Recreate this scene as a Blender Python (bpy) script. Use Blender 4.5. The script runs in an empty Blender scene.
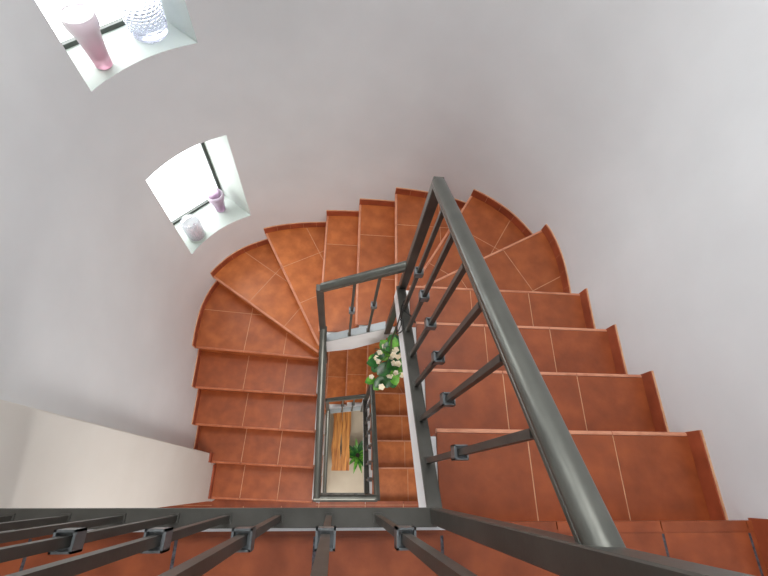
import bpy, bmesh, math, random
from mathutils import Vector, Matrix
random.seed(7)
COL = bpy.context.scene.collection
RISE = .1749
FLOOR_DZ = -17*RISE
Y0, GO = -.0974, .2861

# ------------------------------------------------------------------ materials
def new_mat(name):
    m = bpy.data.materials.new(name); m.use_nodes = True
    nt = m.node_tree; b = nt.nodes['Principled BSDF']
    return m, nt, b
def srgb(r, g, b):
    f = lambda c: ((c/255+.055)/1.055)**2.4 if c/255 > .04045 else c/255/12.92
    return (f(r), f(g), f(b), 1)
def simple(name, col, rough=.5, metal=0, **kw):
    m, nt, b = new_mat(name)
    b.inputs['Base Color'].default_value = col
    b.inputs['Roughness'].default_value = rough
    b.inputs['Metallic'].default_value = metal
    for k, v in kw.items(): b.inputs[k.replace('_', ' ')].default_value = v
    return m
def mottled(name, c1, c2, scale, rough=.5, metal=0, bump=0, bscale=60, detail=4, island=0.0, c3=None, rvar=0):
    m, nt, b = new_mat(name)
    tc = nt.nodes.new('ShaderNodeTexCoord')
    n = nt.nodes.new('ShaderNodeTexNoise'); n.inputs['Scale'].default_value = scale; n.inputs['Detail'].default_value = detail
    nt.links.new(tc.outputs['Object'], n.inputs['Vector'])
    cr = nt.nodes.new('ShaderNodeValToRGB')
    cr.color_ramp.elements[0].position = .32; cr.color_ramp.elements[1].position = .68
    cr.color_ramp.elements[0].color = c1; cr.color_ramp.elements[1].color = c2
    if c3:
        e = cr.color_ramp.elements.new(.5); e.color = c3
    nt.links.new(n.outputs['Fac'], cr.inputs['Fac'])
    out = cr.outputs['Color']
    if island:
        g = nt.nodes.new('ShaderNodeNewGeometry')
        mr = nt.nodes.new('ShaderNodeMapRange'); mr.inputs['To Min'].default_value = 1-island; mr.inputs['To Max'].default_value = 1+island
        nt.links.new(g.outputs['Random Per Island'], mr.inputs['Value'])
        hs = nt.nodes.new('ShaderNodeHueSaturation')
        nt.links.new(mr.outputs['Result'], hs.inputs['Value']); nt.links.new(out, hs.inputs['Color'])
        out = hs.outputs['Color']
    nt.links.new(out, b.inputs['Base Color'])
    b.inputs['Roughness'].default_value = rough; b.inputs['Metallic'].default_value = metal
    if rvar:
        mr2 = nt.nodes.new('ShaderNodeMapRange'); mr2.inputs['To Min'].default_value = rough-rvar; mr2.inputs['To Max'].default_value = rough+rvar
        n3 = nt.nodes.new('ShaderNodeTexNoise'); n3.inputs['Scale'].default_value = 9; n3.inputs['Detail'].default_value = 5
        nt.links.new(tc.outputs['Object'], n3.inputs['Vector']); nt.links.new(n3.outputs['Fac'], mr2.inputs['Value'])
        nt.links.new(mr2.outputs['Result'], b.inputs['Roughness'])
    if bump:
        n2 = nt.nodes.new('ShaderNodeTexNoise'); n2.inputs['Scale'].default_value = bscale; n2.inputs['Detail'].default_value = 3
        nt.links.new(tc.outputs['Object'], n2.inputs['Vector'])
        bp = nt.nodes.new('ShaderNodeBump'); bp.inputs['Strength'].default_value = bump; bp.inputs['Distance'].default_value = .004
        nt.links.new(n2.outputs['Fac'], bp.inputs['Height']); nt.links.new(bp.outputs['Normal'], b.inputs['Normal'])
    return m
M = {}
M['tile'] = mottled('terracotta_tile', srgb(136, 66, 35), srgb(168, 86, 47), 11, rough=.42, bump=.2, bscale=35, island=.07, c3=srgb(152, 75, 41), rvar=.1, detail=8)
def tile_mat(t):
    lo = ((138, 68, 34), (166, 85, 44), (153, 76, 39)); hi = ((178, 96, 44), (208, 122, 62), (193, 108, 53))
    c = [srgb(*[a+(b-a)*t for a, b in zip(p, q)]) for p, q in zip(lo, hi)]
    return mottled('terracotta_tile_lit_tone', c[0], c[1], 11, rough=.40, bump=.2, bscale=35, island=.07, c3=c[2], rvar=.1, detail=8)
LIT_TONES = [tile_mat(q/6) for q in range(7)]  # dim to bright: window light on the steps is put into tile colour
def tone(k): return LIT_TONES[int(max(0, min(6, round((k-3)*.8))))] if k < 12 else LIT_TONES[3 if k == 12 else 1]
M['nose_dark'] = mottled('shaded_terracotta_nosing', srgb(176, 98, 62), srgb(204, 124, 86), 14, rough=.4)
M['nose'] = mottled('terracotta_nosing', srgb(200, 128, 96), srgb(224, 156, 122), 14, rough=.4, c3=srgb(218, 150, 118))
M['skirt'] = mottled('terracotta_skirting', srgb(140, 66, 40), srgb(172, 86, 54), 9, rough=.42, island=.08)
M['grout'] = mottled('sandy_grout', srgb(206, 152, 116), srgb(224, 176, 138), 25, rough=.85)
M['grout_dark'] = mottled('dark_grout', srgb(46, 43, 46), srgb(100, 98, 106), 90, rough=.7)
M['plaster'] = mottled('white_plaster', srgb(224, 226, 227), srgb(232, 234, 235), 2.2, rough=.75, bump=.15, bscale=14)
M['plaster_warm'] = mottled('warm_plaster', srgb(222, 217, 208), srgb(230, 226, 218), 2.2, rough=.8, bump=.1, bscale=14)
M['white'] = mottled('white_stringer_paint', srgb(232, 232, 232), srgb(242, 242, 242), 5, rough=.5)
M['sill'] = mottled('painted_sill', srgb(168, 175, 168), srgb(178, 185, 178), 4, rough=.6)
M['steel'] = mottled('grey_painted_steel', srgb(78, 77, 72), srgb(94, 92, 86), 8, rough=.42, metal=.5, bump=.05, bscale=120, rvar=.06)
M['steel_light'] = mottled('grey_steel_handrail', srgb(88, 89, 83), srgb(104, 104, 97), 8, rough=.34, metal=.6, bump=.04, bscale=120, rvar=.05)
M['plate'] = mottled('light_grey_plate', srgb(168, 174, 176), srgb(184, 190, 192), 5, rough=.45)
M['collar'] = mottled('collar_steel', srgb(112, 117, 118), srgb(134, 138, 140), 8, rough=.35, metal=.5)
M['frame'] = simple('dark_window_frame', srgb(62, 68, 62), .4)
M['beige'] = mottled('beige_ground_floor', srgb(196, 180, 158), srgb(212, 198, 176), 3, rough=.5)
M['wood'] = None
def wood():
    m, nt, b = new_mat('honey_wood')
    tc = nt.nodes.new('ShaderNodeTexCoord'); mp = nt.nodes.new('ShaderNodeMapping')
    mp.inputs['Scale'].default_value = (14, 1.2, 14)
    nt.links.new(tc.outputs['Object'], mp.inputs['Vector'])
    n = nt.nodes.new('ShaderNodeTexNoise'); n.inputs['Scale'].default_value = 2.5; n.inputs['Detail'].default_value = 6; n.inputs['Distortion'].default_value = .6
    nt.links.new(mp.outputs['Vector'], n.inputs['Vector'])
    cr = nt.nodes.new('ShaderNodeValToRGB')
    cr.color_ramp.elements[0].position = .35; cr.color_ramp.elements[0].color = srgb(150, 84, 34)
    cr.color_ramp.elements[1].position = .65; cr.color_ramp.elements[1].color = srgb(226, 158, 84)
    nt.links.new(n.outputs['Fac'], cr.inputs['Fac']); nt.links.new(cr.outputs['Color'], b.inputs['Base Color'])
    b.inputs['Roughness'].default_value = .4
    return m
M['wood'] = wood()
def emissive(name, col, s):
    m, nt, b = new_mat(name)
    b.inputs['Base Color'].default_value = col; b.inputs['Roughness'].default_value = .2
    b.inputs['Emission Color'].default_value = col; b.inputs['Emission Strength'].default_value = s
    return m
M['pane'] = emissive('daylit_frosted_pane', (.95, .975, 1, 1), 6.2)
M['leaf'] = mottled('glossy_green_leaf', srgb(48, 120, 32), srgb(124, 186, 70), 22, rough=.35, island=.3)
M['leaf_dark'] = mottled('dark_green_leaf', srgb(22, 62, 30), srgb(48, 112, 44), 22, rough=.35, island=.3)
M['petal'] = mottled('cream_petal', srgb(246, 240, 226), srgb(226, 208, 170), 40, rough=.6)
M['petal_core'] = simple('yellow_petal_core', srgb(214, 186, 110), .6)
M['wire'] = simple('thin_dark_wire', srgb(38, 38, 36), .6, .1)
M['stem'] = simple('green_stem', srgb(52, 74, 40), .6)
M['pot'] = simple('dark_plastic_pot', srgb(46, 44, 42), .5)
M['soil'] = simple('dark_soil', srgb(44, 32, 24), .9)
def glass(name, c1, c2, trans, rough, grad=None, alpha=1.0):
    m, nt, b = new_mat(name)
    b.inputs['Roughness'].default_value = rough
    b.inputs['Transmission Weight'].default_value = trans
    b.inputs['IOR'].default_value = 1.25
    b.inputs['Alpha'].default_value = alpha
    tc = nt.nodes.new('ShaderNodeTexCoord'); sp = nt.nodes.new('ShaderNodeSeparateXYZ')
    nt.links.new(tc.outputs['Object'], sp.inputs[0])
    mr = nt.nodes.new('ShaderNodeMapRange'); mr.inputs['From Min'].default_value = grad[0]; mr.inputs['From Max'].default_value = grad[1]
    nt.links.new(sp.outputs['Z'], mr.inputs['Value'])
    n = nt.nodes.new('ShaderNodeTexNoise'); n.inputs['Scale'].default_value = 12
    nt.links.new(tc.outputs['Object'], n.inputs['Vector'])
    ad = nt.nodes.new('ShaderNodeMath'); ad.operation = 'MULTIPLY_ADD'; ad.inputs[1].default_value = .5; ad.inputs[2].default_value = -.25
    nt.links.new(n.outputs['Fac'], ad.inputs[0])
    a2 = nt.nodes.new('ShaderNodeMath'); a2.operation = 'ADD'; a2.use_clamp = True
    nt.links.new(mr.outputs['Result'], a2.inputs[0]); nt.links.new(ad.outputs[0], a2.inputs[1])
    cr = nt.nodes.new('ShaderNodeValToRGB'); cr.color_ramp.elements[0].color = c1; cr.color_ramp.elements[1].color = c2
    nt.links.new(a2.outputs[0], cr.inputs['Fac']); nt.links.new(cr.outputs['Color'], b.inputs['Base Color'])
    return m

# ------------------------------------------------------------------ object helpers
def link(o, parent=None):
    COL.objects.link(o)
    if parent is not None: o.parent = parent
    return o
def tag(o, label=None, cat=None, group=None, kind=None):
    if label: o['label'] = label
    if cat: o['category'] = cat
    if group: o['group'] = group
    if kind: o['kind'] = kind
    return o
def empty(name, loc, parent=None):
    o = bpy.data.objects.new(name, None); o.location = loc; o.empty_display_size = .1
    return link(o, parent)
def mesh_obj(name, bm, mats, parent=None, smooth=False, world_to=None):
    """bm is in world coordinates; world_to = world position of the owning thing (mesh is shifted into its frame)."""
    if world_to is not None:
        bmesh.ops.translate(bm, verts=bm.verts, vec=-Vector(world_to))
    bmesh.ops.recalc_face_normals(bm, faces=bm.faces)
    me = bpy.data.meshes.new(name); bm.to_mesh(me); bm.free()
    for m in (mats if isinstance(mats, (list, tuple)) else [mats]): me.materials.append(m)
    if smooth:
        for p in me.polygons: p.use_smooth = True
    o = bpy.data.objects.new(name, me)
    return link(o, parent)
def prism(bm, poly, z0, z1, mi=0):
    n = len(poly)
    if n < 3: return
    a = [bm.verts.new((p[0], p[1], z0)) for p in poly]
    b = [bm.verts.new((p[0], p[1], z1)) for p in poly]
    fs = [bm.faces.new(b), bm.faces.new(a[::-1])]
    for i in range(n): fs.append(bm.faces.new((a[i], a[(i+1) % n], b[(i+1) % n], b[i])))
    for f in fs: f.material_index = mi
def box(bm, c, s, mi=0, rot=None):
    vs = []
    for dx in (-.5, .5):
        for dy in (-.5, .5):
            for dz in (-.5, .5):
                v = Vector((dx*s[0], dy*s[1], dz*s[2]))
                if rot: v = rot @ v
                vs.append(bm.verts.new(Vector(c)+v))
    for q in ((0, 1, 3, 2), (4, 6, 7, 5), (0, 4, 5, 1), (2, 3, 7, 6), (0, 2, 6, 4), (1, 5, 7, 3)):
        bm.faces.new([vs[i] for i in q]).material_index = mi
def sweep(bm, A, B, prof, mi=0, plumb=True):
    """extrude a closed profile [(side, up)] from A to B; ends are cut plumb so that lengths meet posts cleanly"""
    A, B = Vector(A), Vector(B); d = (B-A).normalized()
    side = d.cross(Vector((0, 0, 1)))
    if side.length < 1e-4: side = Vector((1, 0, 0))
    side.normalize()
    up = Vector((0, 0, 1)) if plumb and abs(d.z) < .9 else side.cross(d).normalized()
    k = 1/max(.3, math.sqrt(1-d.z*d.z)) if plumb and abs(d.z) < .9 else 1
    a = [bm.verts.new(A+side*u+up*v*k) for u, v in prof]
    b = [bm.verts.new(B+side*u+up*v*k) for u, v in prof]
    n = len(prof)
    fs = [bm.faces.new(a), bm.faces.new(b[::-1])]
    for i in range(n): fs.append(bm.faces.new((a[i], b[i], b[(i+1) % n], a[(i+1) % n])))
    for f in fs: f.material_index = mi
def rect_prof(w, h, ch=.0015):
    x, y = w/2, h/2
    return [(-x+ch, -y), (x-ch, -y), (x, -y+ch), (x, y-ch), (x-ch, y), (-x+ch, y), (-x, y-ch), (-x, -y+ch)]
def tube(bm, pts, r, seg=8, cap=True, mi=0, radii=None):
    pts = [Vector(p) for p in pts]; rings = []
    ref = Vector((.31, .2, .93)).normalized()
    for i, p in enumerate(pts):
        d = (pts[min(i+1, len(pts)-1)]-pts[max(i-1, 0)]).normalized()
        s = d.cross(ref); 
        if s.length < 1e-3: s = d.cross(Vector((1, 0, 0)))
        s.normalize(); t = s.cross(d)
        rr = radii[i] if radii else r
        rings.append([bm.verts.new(p+(s*math.cos(a)+t*math.sin(a))*rr) for a in [2*math.pi*j/seg for j in range(seg)]])
    for a, b in zip(rings[:-1], rings[1:]):
        for j in range(seg): bm.faces.new((a[j], a[(j+1) % seg], b[(j+1) % seg], b[j])).material_index = mi
    if cap:
        bm.faces.new(rings[0][::-1]).material_index = mi; bm.faces.new(rings[-1]).material_index = mi
def lathe(bm, prof, seg=32, fn=None, mi=0):
    rings = []
    for i, (r, z) in enumerate(prof):
        ring = []
        for j in range(seg):
            a = 2*math.pi*j/seg; rr = r*(fn(i, j, z) if fn else 1)
            ring.append(bm.verts.new((rr*math.cos(a), rr*math.sin(a), z)))
        rings.append(ring)
    for a, b in zip(rings[:-1], rings[1:]):
        for j in range(seg): bm.faces.new((a[j], a[(j+1) % seg], b[(j+1) % seg], b[j])).material_index = mi
    bm.faces.new(rings[0][::-1]).material_index = mi
    return rings

# ------------------------------------------------------------------ plan of the well
V2 = lambda p: Vector((p[0], p[1]))
CTRL = [(1.405, -1.75), (1.405, -.6), (1.405, .3), (1.405, .8), (1.406, 1.02), (1.411, 1.2), (1.396, 1.4), (1.332, 1.60), (1.165, 1.82), (.926, 1.98), (.66, 2.055),
        (.386, 2.083), (.109, 2.086), (-.156, 2.075), (-.43, 2.043), (-.69, 1.972), (-.93, 1.835), (-1.10, 1.635), (-1.183, 1.42), (-1.204, 1.2), (-1.202, 1.0), (-1.20, .7), (-1.2, .4), (-1.2, 0), (-1.2, -.4)]
def catmull(P, n):
    out = []
    for i in range(1, len(P)-2):
        p0, p1, p2, p3 = [V2(q) for q in P[i-1:i+3]]
        for j in range(n):
            t = j/n
            out.append(.5*((2*p1)+(p2-p0)*t+(2*p0-5*p1+4*p2-p3)*t*t+(3*p1-p0-3*p2+p3)*t**3))
    out.append(V2(P[-2])); return out
SK = catmull(CTRL, 8)                       # face of the skirting
def offset(poly, d):
    out = []
    for i, p in enumerate(poly):
        t = (poly[min(i+1, len(poly)-1)]-poly[max(i-1, 0)]).normalized()
        out.append(p+Vector((t.y, -t.x))*d)
    return out
W = offset(SK, .012)                        # face of the wall
def arclen(poly):
    L = [0]
    for a, b in zip(poly[:-1], poly[1:]): L.append(L[-1]+(b-a).length)
    return L
LW = arclen(W)
def at_s(s):
    s = max(0, min(LW[-1]-1e-6, s))
    for i in range(len(LW)-1):
        if LW[i+1] > s:
            t = (s-LW[i])/(LW[i+1]-LW[i]); return W[i].lerp(W[i+1], t)
    return W[-1].copy()
def normal_s(s):
    d = (at_s(s+.01)-at_s(s-.01)).normalized(); return Vector((d.y, -d.x))
def hit_s(I, d):
    """arc position where the ray I + t*d meets the wall"""
    best = None
    for i in range(len(W)-1):
        a, b = W[i], W[i+1]; e = b-a
        den = d.x*(-e.y)+e.x*d.y
        if abs(den) < 1e-9: continue
        q = a-I
        t = (q.x*(-e.y)+e.x*q.y)/den; u = (d.x*q.y-d.y*q.x)/den
        if t > 0 and -1e-6 <= u <= 1+1e-6 and (best is None or t < best[0]): best = (t, LW[i]+u*(LW[i+1]-LW[i]))
    return best[1]
def nearest_s(p):
    return min(range(len(W)), key=lambda i: (W[i]-V2(p)).length)
# nosing lines: inner point, a point that gives the direction towards the wall
NOSE = {0: ((.378, Y0), (1.4, Y0))}
for k in range(1, 5): NOSE[k] = ((.378, Y0+GO*k), (1.4, Y0+GO*k))
NOSE[1] = ((.378, Y0+GO+.010), (1.4, Y0+GO+.010))
NOSE[5] = ((.378, 1.066), (1.313, 1.586))
NOSE[6] = ((.374, 1.072), (.91, 1.965))
NOSE[7] = ((.364, 1.045), (.371, 2.06))
NOSE[8] = ((.096, 1.045), (.098, 2.06))
NOSE[9] = ((-.172, 1.045), (-.170, 2.06))
NOSE[10] = ((-.176, .99), (-.686, 1.957))
NOSE[11] = ((-.182, .978), (-1.120, 1.617))
NOSE[12] = ((-.19, .972), (-1.194, 1.036))
NOSE[13] = ((-.19, .694), (-1.2, .738))
NOSE[14] = ((-.19, .412), (-1.2, .459))
NOSE[15] = ((-.19, .130), (-1.2, .176))
NOSE[16] = ((-.19, -.148), (-1.068, -.114))
U_JOINTS = {**{k: (.357, .709) for k in (1, 2, 3, 4)}, **{k: (.375, .755) for k in (5, 6, 7, 8, 9)}, 10: (.385, .745), 11: (.36, .735), 12: (.29, .62), 13: (.285, .62), 14: (.30, .62), 15: (.31, .625), 16: (.305, .63)}
def hull(pts):
    P = sorted(set((round(p[0], 6), round(p[1], 6)) for p in pts))
    def half(P):
        h = []
        for p in P:
            while len(h) >= 2 and (h[-1][0]-h[-2][0])*(p[1]-h[-2][1])-(h[-1][1]-h[-2][1])*(p[0]-h[-2][0]) <= 0: h.pop()
            h.append(p)
        return h
    a, b = half(P), half(P[::-1])
    return [Vector(q) for q in a[:-1]+b[:-1]]
def clip(poly, o, n):
    """keep the side where (p-o).n >= 0"""
    out = []
    for i in range(len(poly)):
        a, b = poly[i], poly[(i+1) % len(poly)]
        da, db = (a-o).dot(n), (b-o).dot(n)
        if da >= 0: out.append(a)
        if (da >= 0) != (db >= 0): out.append(a.lerp(b, da/(da-db)))
    return out
def tile_field(bm, poly, o, u, v, ujs, vjs, z, gap=.0024, th=.012, base=.0015):
    """tiles (slot 0) with grout (slot 1) between; joints at given u and v distances from o"""
    prism(bm, poly, z-th, z-base, 1)
    us = [-9]+list(ujs)+[9]; vs = [-9]+list(vjs)+[9]
    for a, b in zip(us[:-1], us[1:]):
        for c, d in zip(vs[:-1], vs[1:]):
            q = poly
            for pt, n in ((o+u*(a+gap), u), (o+u*(b-gap), -u), (o+v*(c+gap), v), (o+v*(d-gap), -v)):
                q = clip(q, pt, n)
                if len(q) < 3: break
            if len(q) >= 3:
                ar = abs(sum(q[i].x*q[(i+1) % len(q)].y-q[(i+1) % len(q)].x*q[i].y for i in range(len(q))))/2
                if ar > 1e-4: prism(bm, q, z-th*.9, z, 0)

# ------------------------------------------------------------------ staircase
def build_stairs(name, label, root_loc):
    root = empty(name, root_loc); tag(root, label, 'staircase', 'flights of terracotta stairs')
    rl = Vector((0, 0, 0))
    body = bmesh.new()
    for k in range(1, 17):
        z = -k*RISE
        Ia, Oa = V2(NOSE[k-1][0]), V2(NOSE[k-1][1]); Ib, Ob = V2(NOSE[k][0]), V2(NOSE[k][1])
        ua, ub = (Oa-Ia).normalized(), (Ob-Ib).normalized()
        fa, fb = Vector((-ua.y, ua.x)), Vector((-ub.y, ub.x))          # downhill
        Iback = Ia-fa*.022
        sa = hit_s(Iback, ua) if k != 1 else hit_s(V2((.4, Y0-.022)), ua)
        if k == 16:
            outer = [V2((-1.071, .13)), V2((-1.071, -.10))]
            Iq = hull([Iback, Ib]+outer+[Ib+ub*(.88)])
            poly = hull([V2((Iback.x, .13+.022)), V2((-1.071, .198)), V2((-1.071, Ib.y+.034)), Ib])
            sb = None; Oend = V2((-1.071, -.1135))
        else:
            sb = hit_s(Ib, ub); Oend = at_s(sb)
            arc = [at_s(sa+(sb-sa)*i/14) for i in range(15)]
            poly = hull([Iback, Ib]+arc)
        # keep clear of the well
        field = clip(poly, Ib-fb*.017, -fb)
        bm = bmesh.new()
        tile_field(bm, field, Ib-fb*.002, ub, -fb, U_JOINTS[k], (.345,), z)
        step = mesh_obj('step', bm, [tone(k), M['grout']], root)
        # rounded nosing
        bm = bmesh.new()
        L = (Oend-Ib).length
        prof = [(-.0155, -.026), (-.006, -.026), (-.001, -.021), (0, -.013), (-.001, -.006), (-.005, -.001), (-.009, .001), (-.0155, .001)]
        cuts = [0]+list(U_JOINTS[k])+[L]
        for a, b in zip(cuts[:-1], cuts[1:]):
            if b-a < .02: continue
            ends = []
            for s in (a+.0015, b-.0015):
                ends.append([bm.verts.new((*(Ib+ub*s+fb*p), z+q)) for p, q in prof])
            A, B = ends; n = len(prof)
            bm.faces.new(A); bm.faces.new(B[::-1])
            for i in range(n): bm.faces.new((A[i], B[i], B[(i+1) % n], A[(i+1) % n]))
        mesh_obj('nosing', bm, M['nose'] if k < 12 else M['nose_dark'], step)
        # riser below this nosing
        bm = bmesh.new()
        for a, b in zip(cuts[:-1], cuts[1:]):
            if b-a < .02: continue
            p = [Ib+ub*(a+.001)-fb*.021, Ib+ub*(b-.001)-fb*.021, Ib+ub*(b-.001)-fb*.033, Ib+ub*(a+.001)-fb*.033]
            prism(bm, p, z-RISE, z-.026, 0)
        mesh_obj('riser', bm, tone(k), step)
        # skirting along the wall
        bm = bmesh.new()
        H = .066
        if k == 16 or k == 15:
            y1 = .25 if k == 15 else .16
            y0_ = .172 if k == 15 else -.112
            prism(bm, [V2((-1.071, y0_)), V2((-1.058, y0_)), V2((-1.058, y1)), V2((-1.071, y1))], z-.01, z+H, 0)
        if k != 16:
            Ls = sb-sa; n = max(1, round(Ls/.125)) if k in (5, 6, 7, 10, 11, 12) else 1
            for i in range(n):
                s0, s1 = sa+Ls*i/n+.001, sa+Ls*(i+1)/n-.001
                m = 4 if n > 1 else 8
                P = [at_s(s0+(s1-s0)*j/m) for j in range(m+1)]; Nn = [normal_s(s0+(s1-s0)*j/m) for j in range(m+1)]
                for j in range(m):
                    prism(bm, [P[j]+Nn[j]*.002, P[j]-Nn[j]*.012, P[j+1]-Nn[j+1]*.012, P[j+1]+Nn[j+1]*.002], z-.01, z+H-.001, 0)
            P = [at_s(sa+Ls*j/12) for j in range(13)]; Nn = [normal_s(sa+Ls*j/12) for j in range(13)]
            for j in range(12):
                prism(bm, [P[j]+Nn[j]*.002, P[j]-Nn[j]*.0105, P[j+1]-Nn[j+1]*.0105, P[j+1]+Nn[j+1]*.002], z-.012, z+H-.003, 1)
                prism(bm, [P[j]+Nn[j]*.002, P[j]-Nn[j]*.007, P[j+1]-Nn[j+1]*.007, P[j+1]+Nn[j+1]*.002], z+H-.003, z+H+.003, 1)
        bmesh.ops.remove_doubles(bm, verts=bm.verts, dist=1e-5)
        mesh_obj('skirting', bm, [M['skirt'], M['grout']], step)
        # plaster body; runs a little further towards the well than the tiles
        bp = clip(poly, Ib-fb*.03, -fb)
        ext = []
        for p in bp:
            q = p.copy()
            if k <= 4 and abs(q.x-.375) < .02 and q.y < 1.1: q.x = .325
            elif k in (8, 9) and abs(q.y-1.045) < .03 and q.x < .4: q.y = 1.0
            elif k >= 10 and abs(q.x+.183) < .02: q.x = -.172
            ext.append(q)
        prism(body, hull(ext), z-.07, z-.0125, 0)
        core = bp
        if k <= 7: core = clip(core, V2((.41, 0)), V2((1, 0)))
        elif k in (8, 9): core = clip(core, V2((0, 1.09)), V2((0, 1)))
        elif k >= 10: core = clip(core, V2((-.23, 0)), V2((-1, 0)))
        if len(core) > 2: prism(body, hull(core), z-.30, z-.07, 0)
    mesh_obj('plaster_soffit', body, M['white'], root)
    # closing fascias of the well under the bottom rails
    def plank(pts, t, parent):
        """pts: 4 (x,y,z) corners of one face, t: thickness vector"""
        bm = bmesh.new(); a = [bm.verts.new(p) for p in pts]; b = [bm.verts.new(Vector(p)+Vector(t)) for p in pts]
        bm.faces.new(a); bm.faces.new(b[::-1])
        for i in range(4): bm.faces.new((a[i], b[i], b[(i+1) % 4], a[(i+1) % 4]))
        mesh_obj('stringer', bm, M['white'], parent)
    nl = lambda y: -(y-Y0)*RISE/GO
    plank([(.293, -.10, nl(-.10)+.05), (.293, .985, nl(.985)+.05), (.293, .985, nl(.985)-.075), (.293, -.10, nl(-.10)-.11)], (.034, 0, 0), root)
    plank([(.312, .972, -.80), (.34, .972, -.80), (.34, .972, -1.46), (.312, .972, -1.46)], (0, .045, 0), root)
    plank([(.328, .972, -1.25), (.09, .972, -1.443), (.09, .972, -1.77), (.328, .972, -1.52)], (0, .03, 0), root)
    plank([(.09, .972, -1.443), (-.15, .972, -1.638), (-.15, .972, -1.89), (.09, .972, -1.77)], (0, .03, 0), root)
    ll = lambda y: -12*RISE-(.99-y)*.617
    plank([(-.150, -.14, ll(-.14)+.05), (-.150, .985, ll(.985)+.05), (-.150, .985, ll(.985)-.14), (-.150, -.14, ll(-.14)-.14)], (.034, 0, 0), root)
    plank([(-.15, .975, -1.62), (-.115, .975, -1.62), (-.115, .975, -2.25), (-.15, .975, -2.25)], (0, .03, 0), root)
    return root
def copy_tree(o, parent=None, loc=None):
    c = o.copy(); COL.objects.link(c)
    if parent is not None: c.parent = parent
    if loc is not None: c.location = loc
    for ch in [x for x in list(COL.objects) if x.parent == o]: copy_tree(ch, c)
    return c
stairs = build_stairs('staircase', 'terracotta tiled turning staircase descending from the upper landing around the well', (0, 0, 0))
stairs2 = copy_tree(stairs, None, (0, -.034, FLOOR_DZ))
def brighten_tiles(o):
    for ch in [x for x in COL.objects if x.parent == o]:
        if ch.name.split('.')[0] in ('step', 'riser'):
            ch.material_slots[0].link = 'OBJECT'; ch.material_slots[0].material = LIT_TONES[6]  # lower flight lightened through tile colour, standing in for missing light
        brighten_tiles(ch)
brighten_tiles(stairs2)
tag(stairs2, 'lower terracotta tiled flight seen through the well, leading down to the beige ground floor')

# ------------------------------------------------------------------ railings
HR = []                                                                # handrail profile: round top on a flat foot
for i in range(13):
    a = math.pi*(-.12+1.24*i/12)
    HR.append((.0245*math.cos(a), .006+.0225*math.sin(a)))
HR += [(-.019, -.006), (-.021, -.008), (-.021, -.016), (.021, -.016), (.021, -.008), (.019, -.006)]
def handrail(A, B, parent, k=1):
    bm = bmesh.new(); sweep(bm, A, B, [(u*k, v*k) for u, v in HR], 0)
    o = mesh_obj('handrail', bm, M['steel_light'], parent, smooth=True); o.data.set_sharp_from_angle(angle=.7); return o
def bottom_rail(A, B, parent, w=.048, h=.014, mat='steel'):
    bm = bmesh.new(); sweep(bm, A, B, rect_prof(w, h), 0)
    return mesh_obj('bottom_rail', bm, M[mat], parent)
def post(x, y, z0, z1, parent, s=.04, cap=True):
    bm = bmesh.new(); prism(bm, [V2((x+dx*s/2, y+dy*s/2)) for dx, dy in ((-1, -1), (1, -1), (1, 1), (-1, 1))], z0, z1)
    bmesh.ops.bevel(bm, geom=bm.edges[:], offset=.0025, segments=1, affect='EDGES')
    return mesh_obj('newel_post', bm, M['steel'], parent)
def baluster(x, y, z0, z1, zc, parent, s=.0155):
    bm = bmesh.new(); prism(bm, [V2((x+dx*s/2, y+dy*s/2)) for dx, dy in ((-1, -1), (1, -1), (1, 1), (-1, 1))], z0, z1)
    b = mesh_obj('baluster', bm, M['steel'], parent)
    bm = bmesh.new(); q = .016; h = .02
    for sx, sy, wx, wy in ((1, 0, .004, .036), (-1, 0, .004, .036), (0, 1, .036, .004), (0, -1, .036, .004)):
        box(bm, (x+sx*q, y+sy*q, zc), (wx, wy, .036))
    box(bm, (x, y, zc), (.032, .032, .012))
    mesh_obj('collar', bm, M['collar'], b)
    bm = bmesh.new(); box(bm, (x, y, z0+.004), (.026, .026, .008)); mesh_obj('foot', bm, M['steel'], b)
    return b
nl = lambda y: -(y-Y0)*RISE/GO
ll = lambda y: -12*RISE-(.99-y)*.617
def build_flight_rail(name, label, loc, ylast):
    r = empty(name, loc); tag(r, label, 'railing', 'stair railings')
    # right flight
    x = .312; yb = ylast
    off = 0 if ylast > .95 else 0
    handrail((.325, -.075, nl(-.075)+.945), (.322, yb, nl(yb)+.950), r, .98)
    bottom_rail((x, -.075, nl(-.075)+.061), (x, yb, nl(yb)+.061), r)
    for i in range(7):
        y = .075+.1475*i*(yb+.05)/(.985+.05)
        if y > yb-.05: break
        baluster(x, y, nl(y)+.066, nl(y)+.92, nl(y)+.475, r)
    post(.322, yb, -1.36, nl(yb)+.965, r)
    # short end across the well
    e = lambda x, a, b: a+(x-.315)*(a-b)/.44
    hz = lambda x: e(x, -.350, -.668); bz = lambda x: e(x, -1.245, -1.610)
    yy = yb
    handrail((.30, yy, hz(.30)), (-.125, yy, hz(-.125)), r)
    bottom_rail((.30, yy+.012, bz(.30)), (-.125, yy+.012, bz(-.125)), r, w=.054, mat='plate')['label'] = 'pale grey plate under the short rail'
    for x in (.188, .06): baluster(x, yy-.002, bz(x)+.01, hz(x)-.015, (bz(x)+hz(x))/2+.02, r)
    post(-.128, yb, -2.2, hz(-.128)+.012, r)
    # left flight
    x = -.136
    handrail((-.122, yb, ll(yb)+.79), (-.122, -.09, ll(-.09)+.74), r)
    bottom_rail((x, yb, ll(yb)+.061), (x, -.09, ll(-.09)+.061), r)
    for i in range(7):
        y = .86-.1475*i
        if y < yb-.05: baluster(x, y, ll(y)+.066, ll(y)+.765, ll(y)+.42, r)
    return r
rail = build_flight_rail('stair_railing', 'grey steel upper stair railing whose long sloping handrail fills the right foreground', (0, 0, 0), .985)
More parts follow.
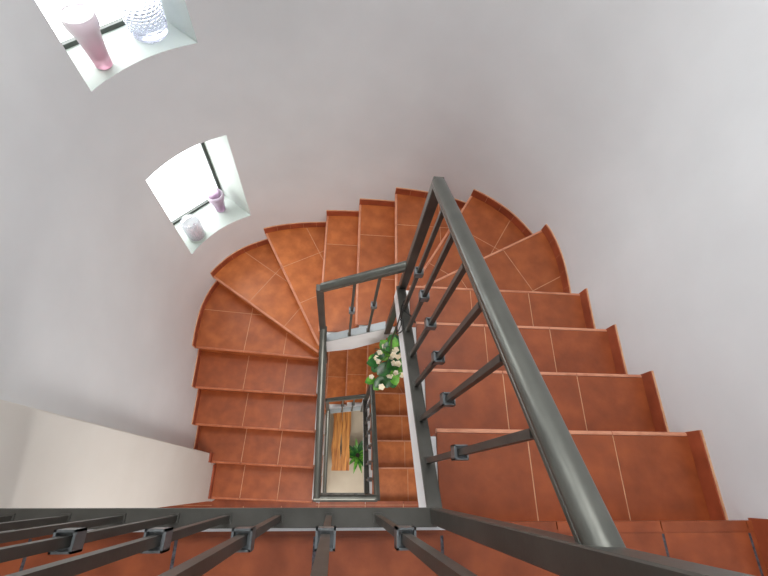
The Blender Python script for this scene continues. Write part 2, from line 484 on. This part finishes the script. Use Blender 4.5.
post(-.128, -.09, FLOOR_DZ, FLOOR_DZ+.95, rail)
rail2 = build_flight_rail('stair_railing', 'smaller looking grey steel stair railing around the lower well, above the bench', (0, -.03, FLOOR_DZ), .93)
post(-.128, -.09, -34*RISE-FLOOR_DZ, -34*RISE-FLOOR_DZ+.95, rail2)
# lower landing guard
g1 = empty('landing_railing', (0, 0, FLOOR_DZ)); tag(g1, 'short grey steel railing across the lower landing, just above the beige floor opening', 'railing', 'landing railings')
handrail((-.145, -.09, .925), (.325, -.09, .925), g1); bottom_rail((-.128, -.09, .05), (.31, -.09, .05), g1)
for x in (-.02, .09, .20): baluster(x, -.09, .056, .91, .48, g1)
post(.31, -.09, 0, .935, g1)
# upper landing guard
g0 = empty('landing_railing', (0, 0, 0)); tag(g0, 'grey steel guard railing with upright balusters along the upper landing edge, nearest the viewer', 'railing', 'landing railings')
bm = bmesh.new(); sweep(bm, (-1.065, -.088, .052), (.312, -.088, .052), rect_prof(.052, .022)); mesh_obj('bottom_rail', bm, M['steel'], g0)
for i in range(9): baluster(.135-.1455*i, -.088, .06, 1.285, .60, g0, s=.0165)
handrail((-1.065, -.085, 1.30), (.33, -.085, 1.30), g0)
post(.315, -.085, 0.0, 1.30, g0, s=.042)

# ------------------------------------------------------------------ landings, floors, walls
def landing(z, edge_y, left, right, y_end, well_y, dark):
    bm = bmesh.new()
    poly = [V2((left, y_end)), V2((right, y_end)), V2((right, edge_y-.034)), V2((left, edge_y-.034))]
    edge = .031
    xs = [-.849-.4, -.849, -.45, -.049, .34, .718, 1.076, 1.385]
    if not dark: xs = [-.81, -.47, -.13, .30, .66, 1.0, 1.385]
    tile_field(bm, poly, V2((0, edge_y)), V2((1, 0)), V2((0, -1)), xs, (.42, .82, 1.22), z, gap=.005 if dark else .0029)
    # thin pale joint behind the edge tiles, and the edge tiles themselves
    cuts = [left]+[q for q in xs if left < q < right]+[right]
    for a, b in zip(cuts[:-1], cuts[1:]):
        if b-a > .012: prism(bm, [V2((a+.002, edge_y-.031)), V2((b-.002, edge_y-.031)), V2((b-.002, edge_y)), V2((a+.002, edge_y))], z-.026, z+.001, 0)
    prism(bm, [V2((left, edge_y-.036)), V2((right, edge_y-.036)), V2((right, edge_y-.022)), V2((left, edge_y-.022))], z-.03, z-.001, 0 if dark else 2)
    if dark: prism(bm, [V2((-1.07, edge_y-.021)), V2((.36, edge_y-.021)), V2((.36, edge_y-.010)), V2((-1.07, edge_y-.010))], z-.02, z+.004, 3)
    if not dark: prism(bm, [V2((-1.09, edge_y-.04)), V2((-.16, edge_y-.04)), V2((-.16, -.09)), V2((-1.09, -.09))], z-.03, z-.0005, 0)
    prism(bm, [V2((left, y_end)), V2((right, y_end)), V2((right, edge_y-.024)), V2((left, edge_y-.024))], z-.24, z-.0125, 3)
    prism(bm, [V2((-.16, edge_y-.1)), V2((.33, edge_y-.1)), V2((.33, well_y)), V2((-.16, well_y))], z-.24, z-.006, 3)
    o = mesh_obj('floor', bm, [M['tile'], M['grout_dark'] if dark else M['grout'], M['grout'], M['white']]); tag(o, kind='structure'); return o
landing(0, Y0-.008, -1.60, 1.417, -1.75, -.075, True)
landing(FLOOR_DZ, -.138, -1.60, 1.417, -1.75, -.125, False)
# riser of the landing edges onto step 1
for z, ye in ((0, Y0), (FLOOR_DZ, -.138)):
    bm = bmesh.new(); prism(bm, [V2((.378, ye-.021)), V2((1.405, ye-.021)), V2((1.405, ye-.033)), V2((.378, ye-.033))], z-RISE, z-.026)
    o = mesh_obj('trim_1' if z == 0 else 'trim_2', bm, M['tile']); tag(o, kind='structure')
    bm = bmesh.new()
    prism(bm, [V2((1.405, -1.75)), V2((1.418, -1.75)), V2((1.418, ye)), V2((1.405, ye))], z-.01, z+.066)
    o = mesh_obj('baseboard_right', bm, M['skirt']); tag(o, kind='structure')
bm = bmesh.new(); prism(bm, [V2((-1.60, -1.75)), V2((-1.588, -1.75)), V2((-1.588, -.118)), V2((-1.60, -.118))], FLOOR_DZ-.01, FLOOR_DZ+.066)
tag(mesh_obj('baseboard_left', bm, M['skirt']), kind='structure')
GZ = -34*RISE
bm = bmesh.new(); prism(bm, [V2((-1.7, -1.8)), V2((1.5, -1.8)), V2((1.5, 2.3)), V2((-1.7, 2.3))], GZ-.1, GZ)
tag(mesh_obj('floor', bm, M['beige']), kind='structure')
ZT = 2.75
bm = bmesh.new(); prism(bm, [V2((-1.75, -1.9)), V2((1.6, -1.9)), V2((1.6, 2.7)), V2((-1.75, 2.7))], ZT, ZT+.1)
tag(mesh_obj('ceiling', bm, M['plaster']), kind='structure')
bm = bmesh.new(); prism(bm, [V2((-1.65, -1.85)), V2((1.5, -1.85)), V2((1.5, -1.75)), V2((-1.65, -1.75))], GZ, ZT)
tag(mesh_obj('wall_front', bm, M['plaster']), kind='structure')
# left pier standing proud of the curved wall
bm = bmesh.new(); prism(bm, [V2((-1.60, -.131)), V2((-1.071, -.131)), V2((-1.071, .246)), V2((-1.60, .246))], GZ, ZT)
bmesh.ops.bevel(bm, geom=[e for e in bm.edges if abs(e.verts[0].co.x+1.071) < 1e-4 and abs(e.verts[1].co.x+1.071) < 1e-4 and abs(e.verts[0].co.y-e.verts[1].co.y) < 1e-4], offset=.006, segments=2, affect='EDGES')
tag(mesh_obj('wall_left', bm, M['plaster_warm']), kind='structure')
bm = bmesh.new(); prism(bm, [V2((-1.72, -1.85)), V2((-1.60, -1.85)), V2((-1.60, .246)), V2((-1.72, .246))], GZ, ZT)
tag(mesh_obj('wall_left', bm, M['plaster']), kind='structure')
# curved wall with the window openings
WU, WN = Vector((.7071, .7071)), Vector((-.7071, .7071)); WC = Vector((-.9515, 1.7615))
sB = hit_s(WC+WU*.271-WN*.3, WN); sA = hit_s(WC-WU*.271-WN*.3, WN)       # sB < sA (wall runs right to left)
OPEN = [(-1.457, -.59), (.018, .89), (-2.93, -2.07), (1.50, 2.36)]
s_right = LW[min(range(len(W)), key=lambda i: abs(W[i].y-1.0)+ (0 if W[i].x > 0 else 9))]
params = sorted(set([round(s, 5) for s in LW if s < sB-.01 or s > sA+.01]+[round(sB+(sA-sB)*i/16, 5) for i in range(17)]))
zl = sorted(set([GZ, ZT]+[z for o in OPEN for z in o]))
def wall_piece(name, plist, mat):
    bm = bmesh.new(); rows = {}
    for s in plist:
        for z in zl: rows[(s, z)] = bm.verts.new((*at_s(s), z))
    for a, b in zip(plist[:-1], plist[1:]):
        for z0, z1 in zip(zl[:-1], zl[1:]):
            mid = (a+b)/2
            if sB < mid < sA and any(z0 >= o[0]-1e-6 and z1 <= o[1]+1e-6 for o in OPEN): continue
            bm.faces.new((rows[(a, z0)], rows[(a, z1)], rows[(b, z1)], rows[(b, z0)]))
    bmesh.ops.delete(bm, geom=[v for v in bm.verts if not v.link_faces], context='VERTS')
    me = bpy.data.meshes.new(name); bm.to_mesh(me); bm.free(); me.materials.append(mat)
    for p in me.polygons: p.use_smooth = True
    o = link(bpy.data.objects.new(name, me)); tag(o, kind='structure'); return o
sr = min(params, key=lambda s: abs(s-s_right))
wall_piece('wall_right', [s for s in params if s <= sr], M['plaster'])
wall_piece('wall_back', [s for s in params if s >= sr], M['plaster'])
# window niches
def add_window(n, z0, z1):
    D = .335
    bm = bmesh.new()
    arc = [at_s(sB+(sA-sB)*i/16) for i in range(17)]                       # right jamb -> left jamb
    gr, gl = WC+WU*.232+WN*D, WC-WU*.30+WN*D
    for z, flip in ((z0, 0), (z1, 1)):
        vs = [bm.verts.new((*p, z)) for p in arc+[gl, gr]]; bm.faces.new(vs)
    for a, b in ((arc[0], gr), (arc[-1], gl)):
        bm.faces.new([bm.verts.new(q) for q in ((*a, z0), (*b, z0), (*b, z1), (*a, z1))])
    bmesh.ops.remove_doubles(bm, verts=bm.verts, dist=1e-4)
    w = mesh_obj('window_%d' % n, bm, M['sill']); tag(w, kind='structure')
    ang = Matrix.Rotation(math.radians(45), 3, 'Z')
    bm = bmesh.new()
    mid = (gr+gl)/2; wd = (gr-gl).length
    t = .022
    box(bm, (*(mid-WN*.012), z0+t/2), (wd, .03, t), rot=ang); box(bm, (*(mid-WN*.012), z1-t/2), (wd, .03, t), rot=ang)
    box(bm, (*(gr-WU*t/2-WN*.012), (z0+z1)/2), (t, .03, z1-z0), rot=ang); box(bm, (*(gl+WU*t/2-WN*.012), (z0+z1)/2), (t, .03, z1-z0), rot=ang)
    mesh_obj('window_frame', bm, M['frame'], w)
    bm = bmesh.new(); box(bm, (*(mid), (z0+z1)/2), (wd, .006, z1-z0), rot=ang)
    mesh_obj('pane', bm, M['pane'], w)
for n, o in enumerate(OPEN): add_window(n+1, *o)

# ------------------------------------------------------------------ vases on the sills
def on_sill(u, n): return WC+WU*u+WN*n
def vase(name, label, pos, z, prof, mat, fn=None, seg=40, inner=True, loc_rot=0):
    bm = bmesh.new()
    full = prof+[(max(.002, r-.004), zz) for r, zz in prof[::-1] if zz > .012] if inner else prof
    rings = lathe(bm, full, seg, fn); bm.faces.new(rings[-1])
    o = mesh_obj(name, bm, mat, smooth=True); o.location = (pos[0], pos[1], z+.0015); tag(o, label, 'vase', 'vases on the window sills'); return o
def interp(pts, n):
    out = []
    for i in range(n+1):
        t = i/n*(len(pts)-1); j = min(int(t), len(pts)-2); f = t-j
        f2 = f*f*(3-2*f) if False else f
        out.append((pts[j][0]*(1-f2)+pts[j+1][0]*f2, pts[j][1]*(1-f2)+pts[j+1][1]*f2))
    return out
pinkg = glass('frosted_pink_glass', srgb(240, 190, 208), srgb(234, 226, 230), .45, .35, grad=(.01, .17))
p1 = [(.030, 0), (.036, .004), (.0375, .012), (.040, .05), (.044, .09), (.049, .13), (.053, .155), (.060, .172), (.066, .19), (.0685, .21), (.068, .228), (.0665, .238)]
vase('vase', 'tall frosted pink glass vase with flared rim on the upper window sill', (-1.135, 1.742), .018, p1, pinkg)
mauve = glass('frosted_mauve_glass', srgb(200, 166, 194), srgb(226, 216, 226), .5, .3, grad=(.03, .2))
p2 = [(.032, 0), (.036, .006), (.040, .05), (.047, .10), (.058, .14), (.064, .165), (.062, .185), (.055, .198)]
vase('vase', 'small mauve pink glass vase with bulging top, beside the window frame on the lower sill', (-1.0, 1.995), -1.457, p2, mauve)
clear = glass('clear_hobnail_glass', srgb(226, 228, 242), srgb(236, 240, 250), .75, .12, grad=(0, .3))
hob = [(.070, 0), (.078, .008)]+[(.081+.010*math.sin(math.pi*i/150), .01+.30*i/150) for i in range(1, 151)]
def hobfn(i, j, z):
    row = z/.0155; ph = 0.5*(int(row) % 2)
    a = (j/176*22+ph) % 1; b = row % 1
    d = math.hypot(a-.5, b-.5)*2
    return 1+.06*max(0, 1-d*d)
bm = bmesh.new(); rings = lathe(bm, hob, 176, lambda i, j, z: hobfn(i, j, z) if .03 < z < .305 else 1)
o = mesh_obj('vase', bm, clear, smooth=True); o.location = (-.985, 1.985, .0195)
tag(o, 'large clear bubbled glass vase at the right end of the upper window sill', 'vase', 'vases on the window sills')
smoky = glass('clear_grey_glass', srgb(214, 206, 218), srgb(236, 236, 242), .6, .12, grad=(0, .15), alpha=.6)
hold = empty('candle_holder', (-1.136, 1.738, -1.4555)); tag(hold, 'round clear grey glass candle holder with small pale shapes inside, on the lower window sill', 'candle holder')
bm = bmesh.new(); pr_ = [(.050, 0), (.060, .004), (.063, .02), (.067, .10), (.068, .15), (.066, .19), (.058, .205), (.054, .204), (.062, .185), (.063, .15), (.062, .10), (.058, .02), (.01, .014)]
rings = lathe(bm, pr_, 40); bm.faces.new(rings[-1]); mesh_obj('glass_body', bm, smoky, hold, smooth=True)
bm = bmesh.new(); rings = lathe(bm, [(.058, -.001), (.065, .001), (.067, .008), (.064, .014)], 40); bm.faces.new(rings[-1]); mesh_obj('glass_base', bm, M['sill'], hold, smooth=True)
for i in range(5):
    a = i*1.26+.3; bm = bmesh.new()
    tube(bm, [(.018*math.cos(a), .018*math.sin(a), .02), (.028*math.cos(a), .028*math.sin(a), .07), (.034*math.cos(a), .034*math.sin(a), .115)], .008, 8, radii=[.004, .009, .004])
    mesh_obj('filler', bm, [simple('pale_filler', srgb(228, 200, 188), .6), simple('dark_filler', srgb(96, 72, 84), .6)][i % 2], hold, smooth=True)

# ------------------------------------------------------------------ foliage
def leaf(bm, base, d, up, L, Wd, bend=.25, rnd=False, mi=0):
    d = Vector(d).normalized(); up = Vector(up); s = d.cross(up); 
    if s.length < 1e-3: s = d.cross(Vector((1, 0, 0)))
    s.normalize(); n = s.cross(d).normalized()
    N = 6; rows = []
    for i in range(N+1):
        t = i/N
        w = Wd*(math.sin(math.pi*min(1, t*.93+.07))**(.55 if rnd else .9)) if i < N else Wd*.05
        c = Vector(base)+d*L*t-n*bend*L*t*t
        rows.append([bm.verts.new(c-s*w/2+n*w*.16), bm.verts.new(c-n*w*.02), bm.verts.new(c+s*w/2+n*w*.16)])
    for a, b in zip(rows[:-1], rows[1:]):
        for j in range(2): bm.faces.new((a[j], a[j+1], b[j+1], b[j])).material_index = mi
HP = Vector((.365, .80, -1.40))
hp = empty('hanging_plant', HP); tag(hp, 'green leafy plant with cream flowers wired to the corner of the upper stair railing', 'plant')
rl = random.Random(11)
bm = bmesh.new()
stemtop = Vector((.282, .735, -.56))
spine = [stemtop, Vector((.284, .74, -.80)), Vector((.31, .77, -1.03)), Vector((.335, .80, -1.25)), Vector((.33, .79, -1.45)), Vector((.31, .77, -1.62))]
tube(bm, spine, .006, 6); 
for q in ((-.10, .04, -.05), (.07, .06, -.08), (-.03, -.09, -.28), (-.09, -.05, -.25), (.08, -.02, -.2)):
    a = spine[3]; tube(bm, [a, a+Vector(q)*.6+Vector((0, 0, .02)), a+Vector(q)], .0035, 5)
mesh_obj('stem', bm, M['stem'], hp, world_to=HP)
leaf_spots = [(-.05, .05, .10, .11), (-.09, .02, .03, .10), (-.11, .01, -.06, .10), (-.125, -.02, -.02, .09), (-.03, .02, .12, .12), (.02, .05, .05, .11), (.05, .02, -.02, .11), (.01, -.03, .02, .12), (-.02, -.05, -.05, .12), (-.05, -.06, -.02, .12),
              (.03, -.06, -.06, .11), (.07, .03, .04, .11), (.08, -.02, -.08, .11), (-.06, -.12, -.16, .11), (-.07, -.13, -.20, .10), (0, -.11, -.17, .10), (.03, -.10, -.14, .09), (.08, -.05, -.15, .1), (-.13, -.10, -.22, .08), (.1, .01, 0, .1), (.0, .06, .20, .1), (-.02, .05, .26, .10), (-.03, .02, .30, .08), (.10, .05, .08, .09)]
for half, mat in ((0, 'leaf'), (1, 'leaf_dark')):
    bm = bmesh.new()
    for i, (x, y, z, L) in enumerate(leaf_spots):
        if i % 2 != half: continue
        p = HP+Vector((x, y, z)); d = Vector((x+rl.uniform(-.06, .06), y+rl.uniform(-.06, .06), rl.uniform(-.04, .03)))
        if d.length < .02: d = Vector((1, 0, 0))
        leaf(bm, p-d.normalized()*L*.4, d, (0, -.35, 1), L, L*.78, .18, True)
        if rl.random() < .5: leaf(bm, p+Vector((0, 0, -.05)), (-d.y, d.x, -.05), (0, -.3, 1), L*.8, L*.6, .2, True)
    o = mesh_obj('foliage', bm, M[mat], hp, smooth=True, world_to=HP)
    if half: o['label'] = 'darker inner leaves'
fl = [(-.075, .045, .13), (-.055, .03, .14), (-.10, .025, .06), (-.12, .0, .0), (-.10, -.02, -.02), (.00, .02, .15), (-.01, -.01, .12), (.02, -.02, .11), (.045, .0, .10), (.03, -.05, .03), (.0, -.045, .02), (-.02, -.02, .07), (.05, .07, .18), (-.01, -.10, -.10), (-.025, -.09, -.11), (.03, -.085, -.08), (-.135, -.10, -.16), (.075, -.09, -.10), (-.06, -.16, -.18)]
for (x, y, z) in fl:
    bm = bmesh.new(); c = HP+Vector((x, y, z+.03)); s = rl.uniform(.021, .028)
    tilt = Vector((rl.uniform(-.4, .4), rl.uniform(-.8, .1), 1)).normalized(); q = tilt.to_track_quat('Z', 'Y').to_matrix()
    for i in range(5):
        a = i*1.2566+rl.random()*.2
        leaf(bm, c, q @ Vector((math.cos(a), math.sin(a), .3)), tilt, s, s*.9, -.1, True)
    bmesh.ops.create_icosphere(bm, subdivisions=1, radius=.005, matrix=Matrix.Translation(c+tilt*.004))
    mesh_obj('flower', bm, M['petal'], hp, world_to=HP)
# the tie wire, twisted round the rail corner
bm = bmesh.new()
tube(bm, [(.285, .785, -.318), (.283, .767, -.385), (.282, .747, -.456), (.282, .734, -.567), (.281, .70, -.56), (.280, .66, -.42), (.281, .64, -.31), (.282, .70, -.345), (.282, .725, -.43), (.283, .735, -.35), (.285, .76, -.32)], .0032, 6)
tube(bm, [(.281, .775, -.35), (.279, .735, -.46), (.280, .72, -.545), (.280, .69, -.50), (.281, .69, -.40), (.282, .75, -.36)], .0026, 6)
tube(bm, [(.282, .765, -.385), (.300, .762, -.400), (.325, .735, -.385), (.343, .71, -.375), (.348, .70, -.39)], .0036, 6)
tube(bm, [(.280, .74, -.47), (.281, .735, -.60), (.283, .735, -.70)], .0026, 6)
mesh_obj('wire_tie', bm, M['wire'], hp, world_to=HP)

# ground floor plant
PP = Vector((.35, .43, GZ))
pp = empty('potted_plant', PP); tag(pp, 'bright green potted plant standing on the beige ground floor beside the bench', 'plant')
bm = bmesh.new(); rings = lathe(bm, [(.075, 0), (.08, .01), (.105, .19), (.11, .2), (.11, .215), (.10, .215), (.097, .19)], 28); bm.faces.new(rings[-1])
mesh_obj('pot', bm, M['pot'], pp)
bm = bmesh.new(); rings = lathe(bm, [(.095, .188), (.094, .196)], 24); bm.faces.new(rings[-1]); mesh_obj('soil', bm, M['soil'], pp)
for half, mat in ((0, 'leaf'), (1, 'leaf_dark')):
    bm = bmesh.new()
    for i in range(22):
        a = rl.uniform(0, 6.283); el = rl.uniform(.35, 1.3); L = rl.uniform(.14, .24)
        d = Vector((math.cos(a)*math.cos(el), math.sin(a)*math.cos(el), math.sin(el)))
        leaf(bm, PP+Vector((.03*math.cos(a), .03*math.sin(a), .19)), d, (0, 0, 1), L, .05, .45)
    o = mesh_obj('foliage', bm, M[mat], pp, smooth=True, world_to=PP)

# bench
BP = Vector((.09, .76, GZ))
bench = empty('bench', BP); tag(bench, 'honey coloured wooden bench with a top of two live-edge planks on the beige ground floor', 'bench')
def plank_top(x0, x1, name, seed):
    r_ = random.Random(seed); bm = bmesh.new(); n = 14; ya, yb = .195, 1.35
    Lp, Rp = [], []
    for i in range(n+1):
        y = ya+(yb-ya)*i/n
        Lp.append(V2((x0+r_.uniform(-.006, .006)+.008*math.sin(i*.9+seed), y))); Rp.append(V2((x1+r_.uniform(-.005, .005)+.007*math.sin(i*.7+seed*2), y)))
    for i in range(n): pass
    poly = Lp+Rp[::-1]
    prism(bm, poly[::-1], GZ+.40, GZ+.445)
    return mesh_obj(name, bm, M['wood'], bench, world_to=BP)
plank_top(-.055, .076, 'seat_plank', 1); plank_top(.086, .215, 'seat_plank', 4)
for y in (.35, 1.18):
    for x in (-.02, .18):
        bm = bmesh.new(); prism(bm, [V2((x-.025, y-.025)), V2((x+.025, y-.025)), V2((x+.025, y+.025)), V2((x-.025, y+.025))], GZ, GZ+.40); mesh_obj('leg', bm, M['wood'], bench, world_to=BP)
    bm = bmesh.new(); box(bm, (.08, y, GZ+.37), (.2, .03, .06)); mesh_obj('crossbar', bm, M['wood'], bench, world_to=BP)

# ------------------------------------------------------------------ light
def area(name, loc, rot, size, power, col, sy=None):
    l = bpy.data.lights.new(name, 'AREA'); l.energy = power; l.color = col; l.size = size; l.specular_factor = .35 if 'l' == name[0] or 'g' == name[0] else 1
    if sy: l.shape = 'RECTANGLE'; l.size_y = sy
    o = bpy.data.objects.new(name, l); o.location = loc; o.rotation_euler = rot; link(o); return o
area('ceiling_light', (-.05, 1.42, ZT-.06), (math.radians(-14), 0, 0), 1.1, 46, (.97, .985, 1))  # added overhead fill, not a known ceiling fitting
area('landing_light', (.1, -1.3, 2.2), (math.radians(35), 0, 0), 1.0, 5, (.97, .98, 1))  # added fill behind the camera to lift the upper landing
area('lower_landing_light', (.1, -.9, -.35), (math.radians(18), 0, 0), 1.0, 34, (1, .97, .94))  # added fill hidden under the upper landing to brighten the lower flight
area('ground_light', (.1, -.9, FLOOR_DZ-.35), (math.radians(18), 0, 0), 1.0, 42, (1, .97, .93))  # added fill hidden under the lower landing for the ground floor
w = bpy.data.worlds.new('world'); bpy.context.scene.world = w; w.use_nodes = True
w.node_tree.nodes['Background'].inputs[0].default_value = (.8, .85, .95, 1); w.node_tree.nodes['Background'].inputs[1].default_value = .3
bpy.context.scene.view_settings.view_transform = 'Standard'
bpy.context.scene.view_settings.exposure = .16

# ------------------------------------------------------------------ camera
cd = bpy.data.cameras.new('camera'); cam = bpy.data.objects.new('camera', cd); link(cam)
cam.location = (0, 0, 1.4968); cam.rotation_euler = (.432, -.1061, .0029)
cd.sensor_fit = 'HORIZONTAL'; cd.sensor_width = 36; cd.lens = 427.1076*36/768; cd.clip_start = .02
bpy.context.scene.camera = cam
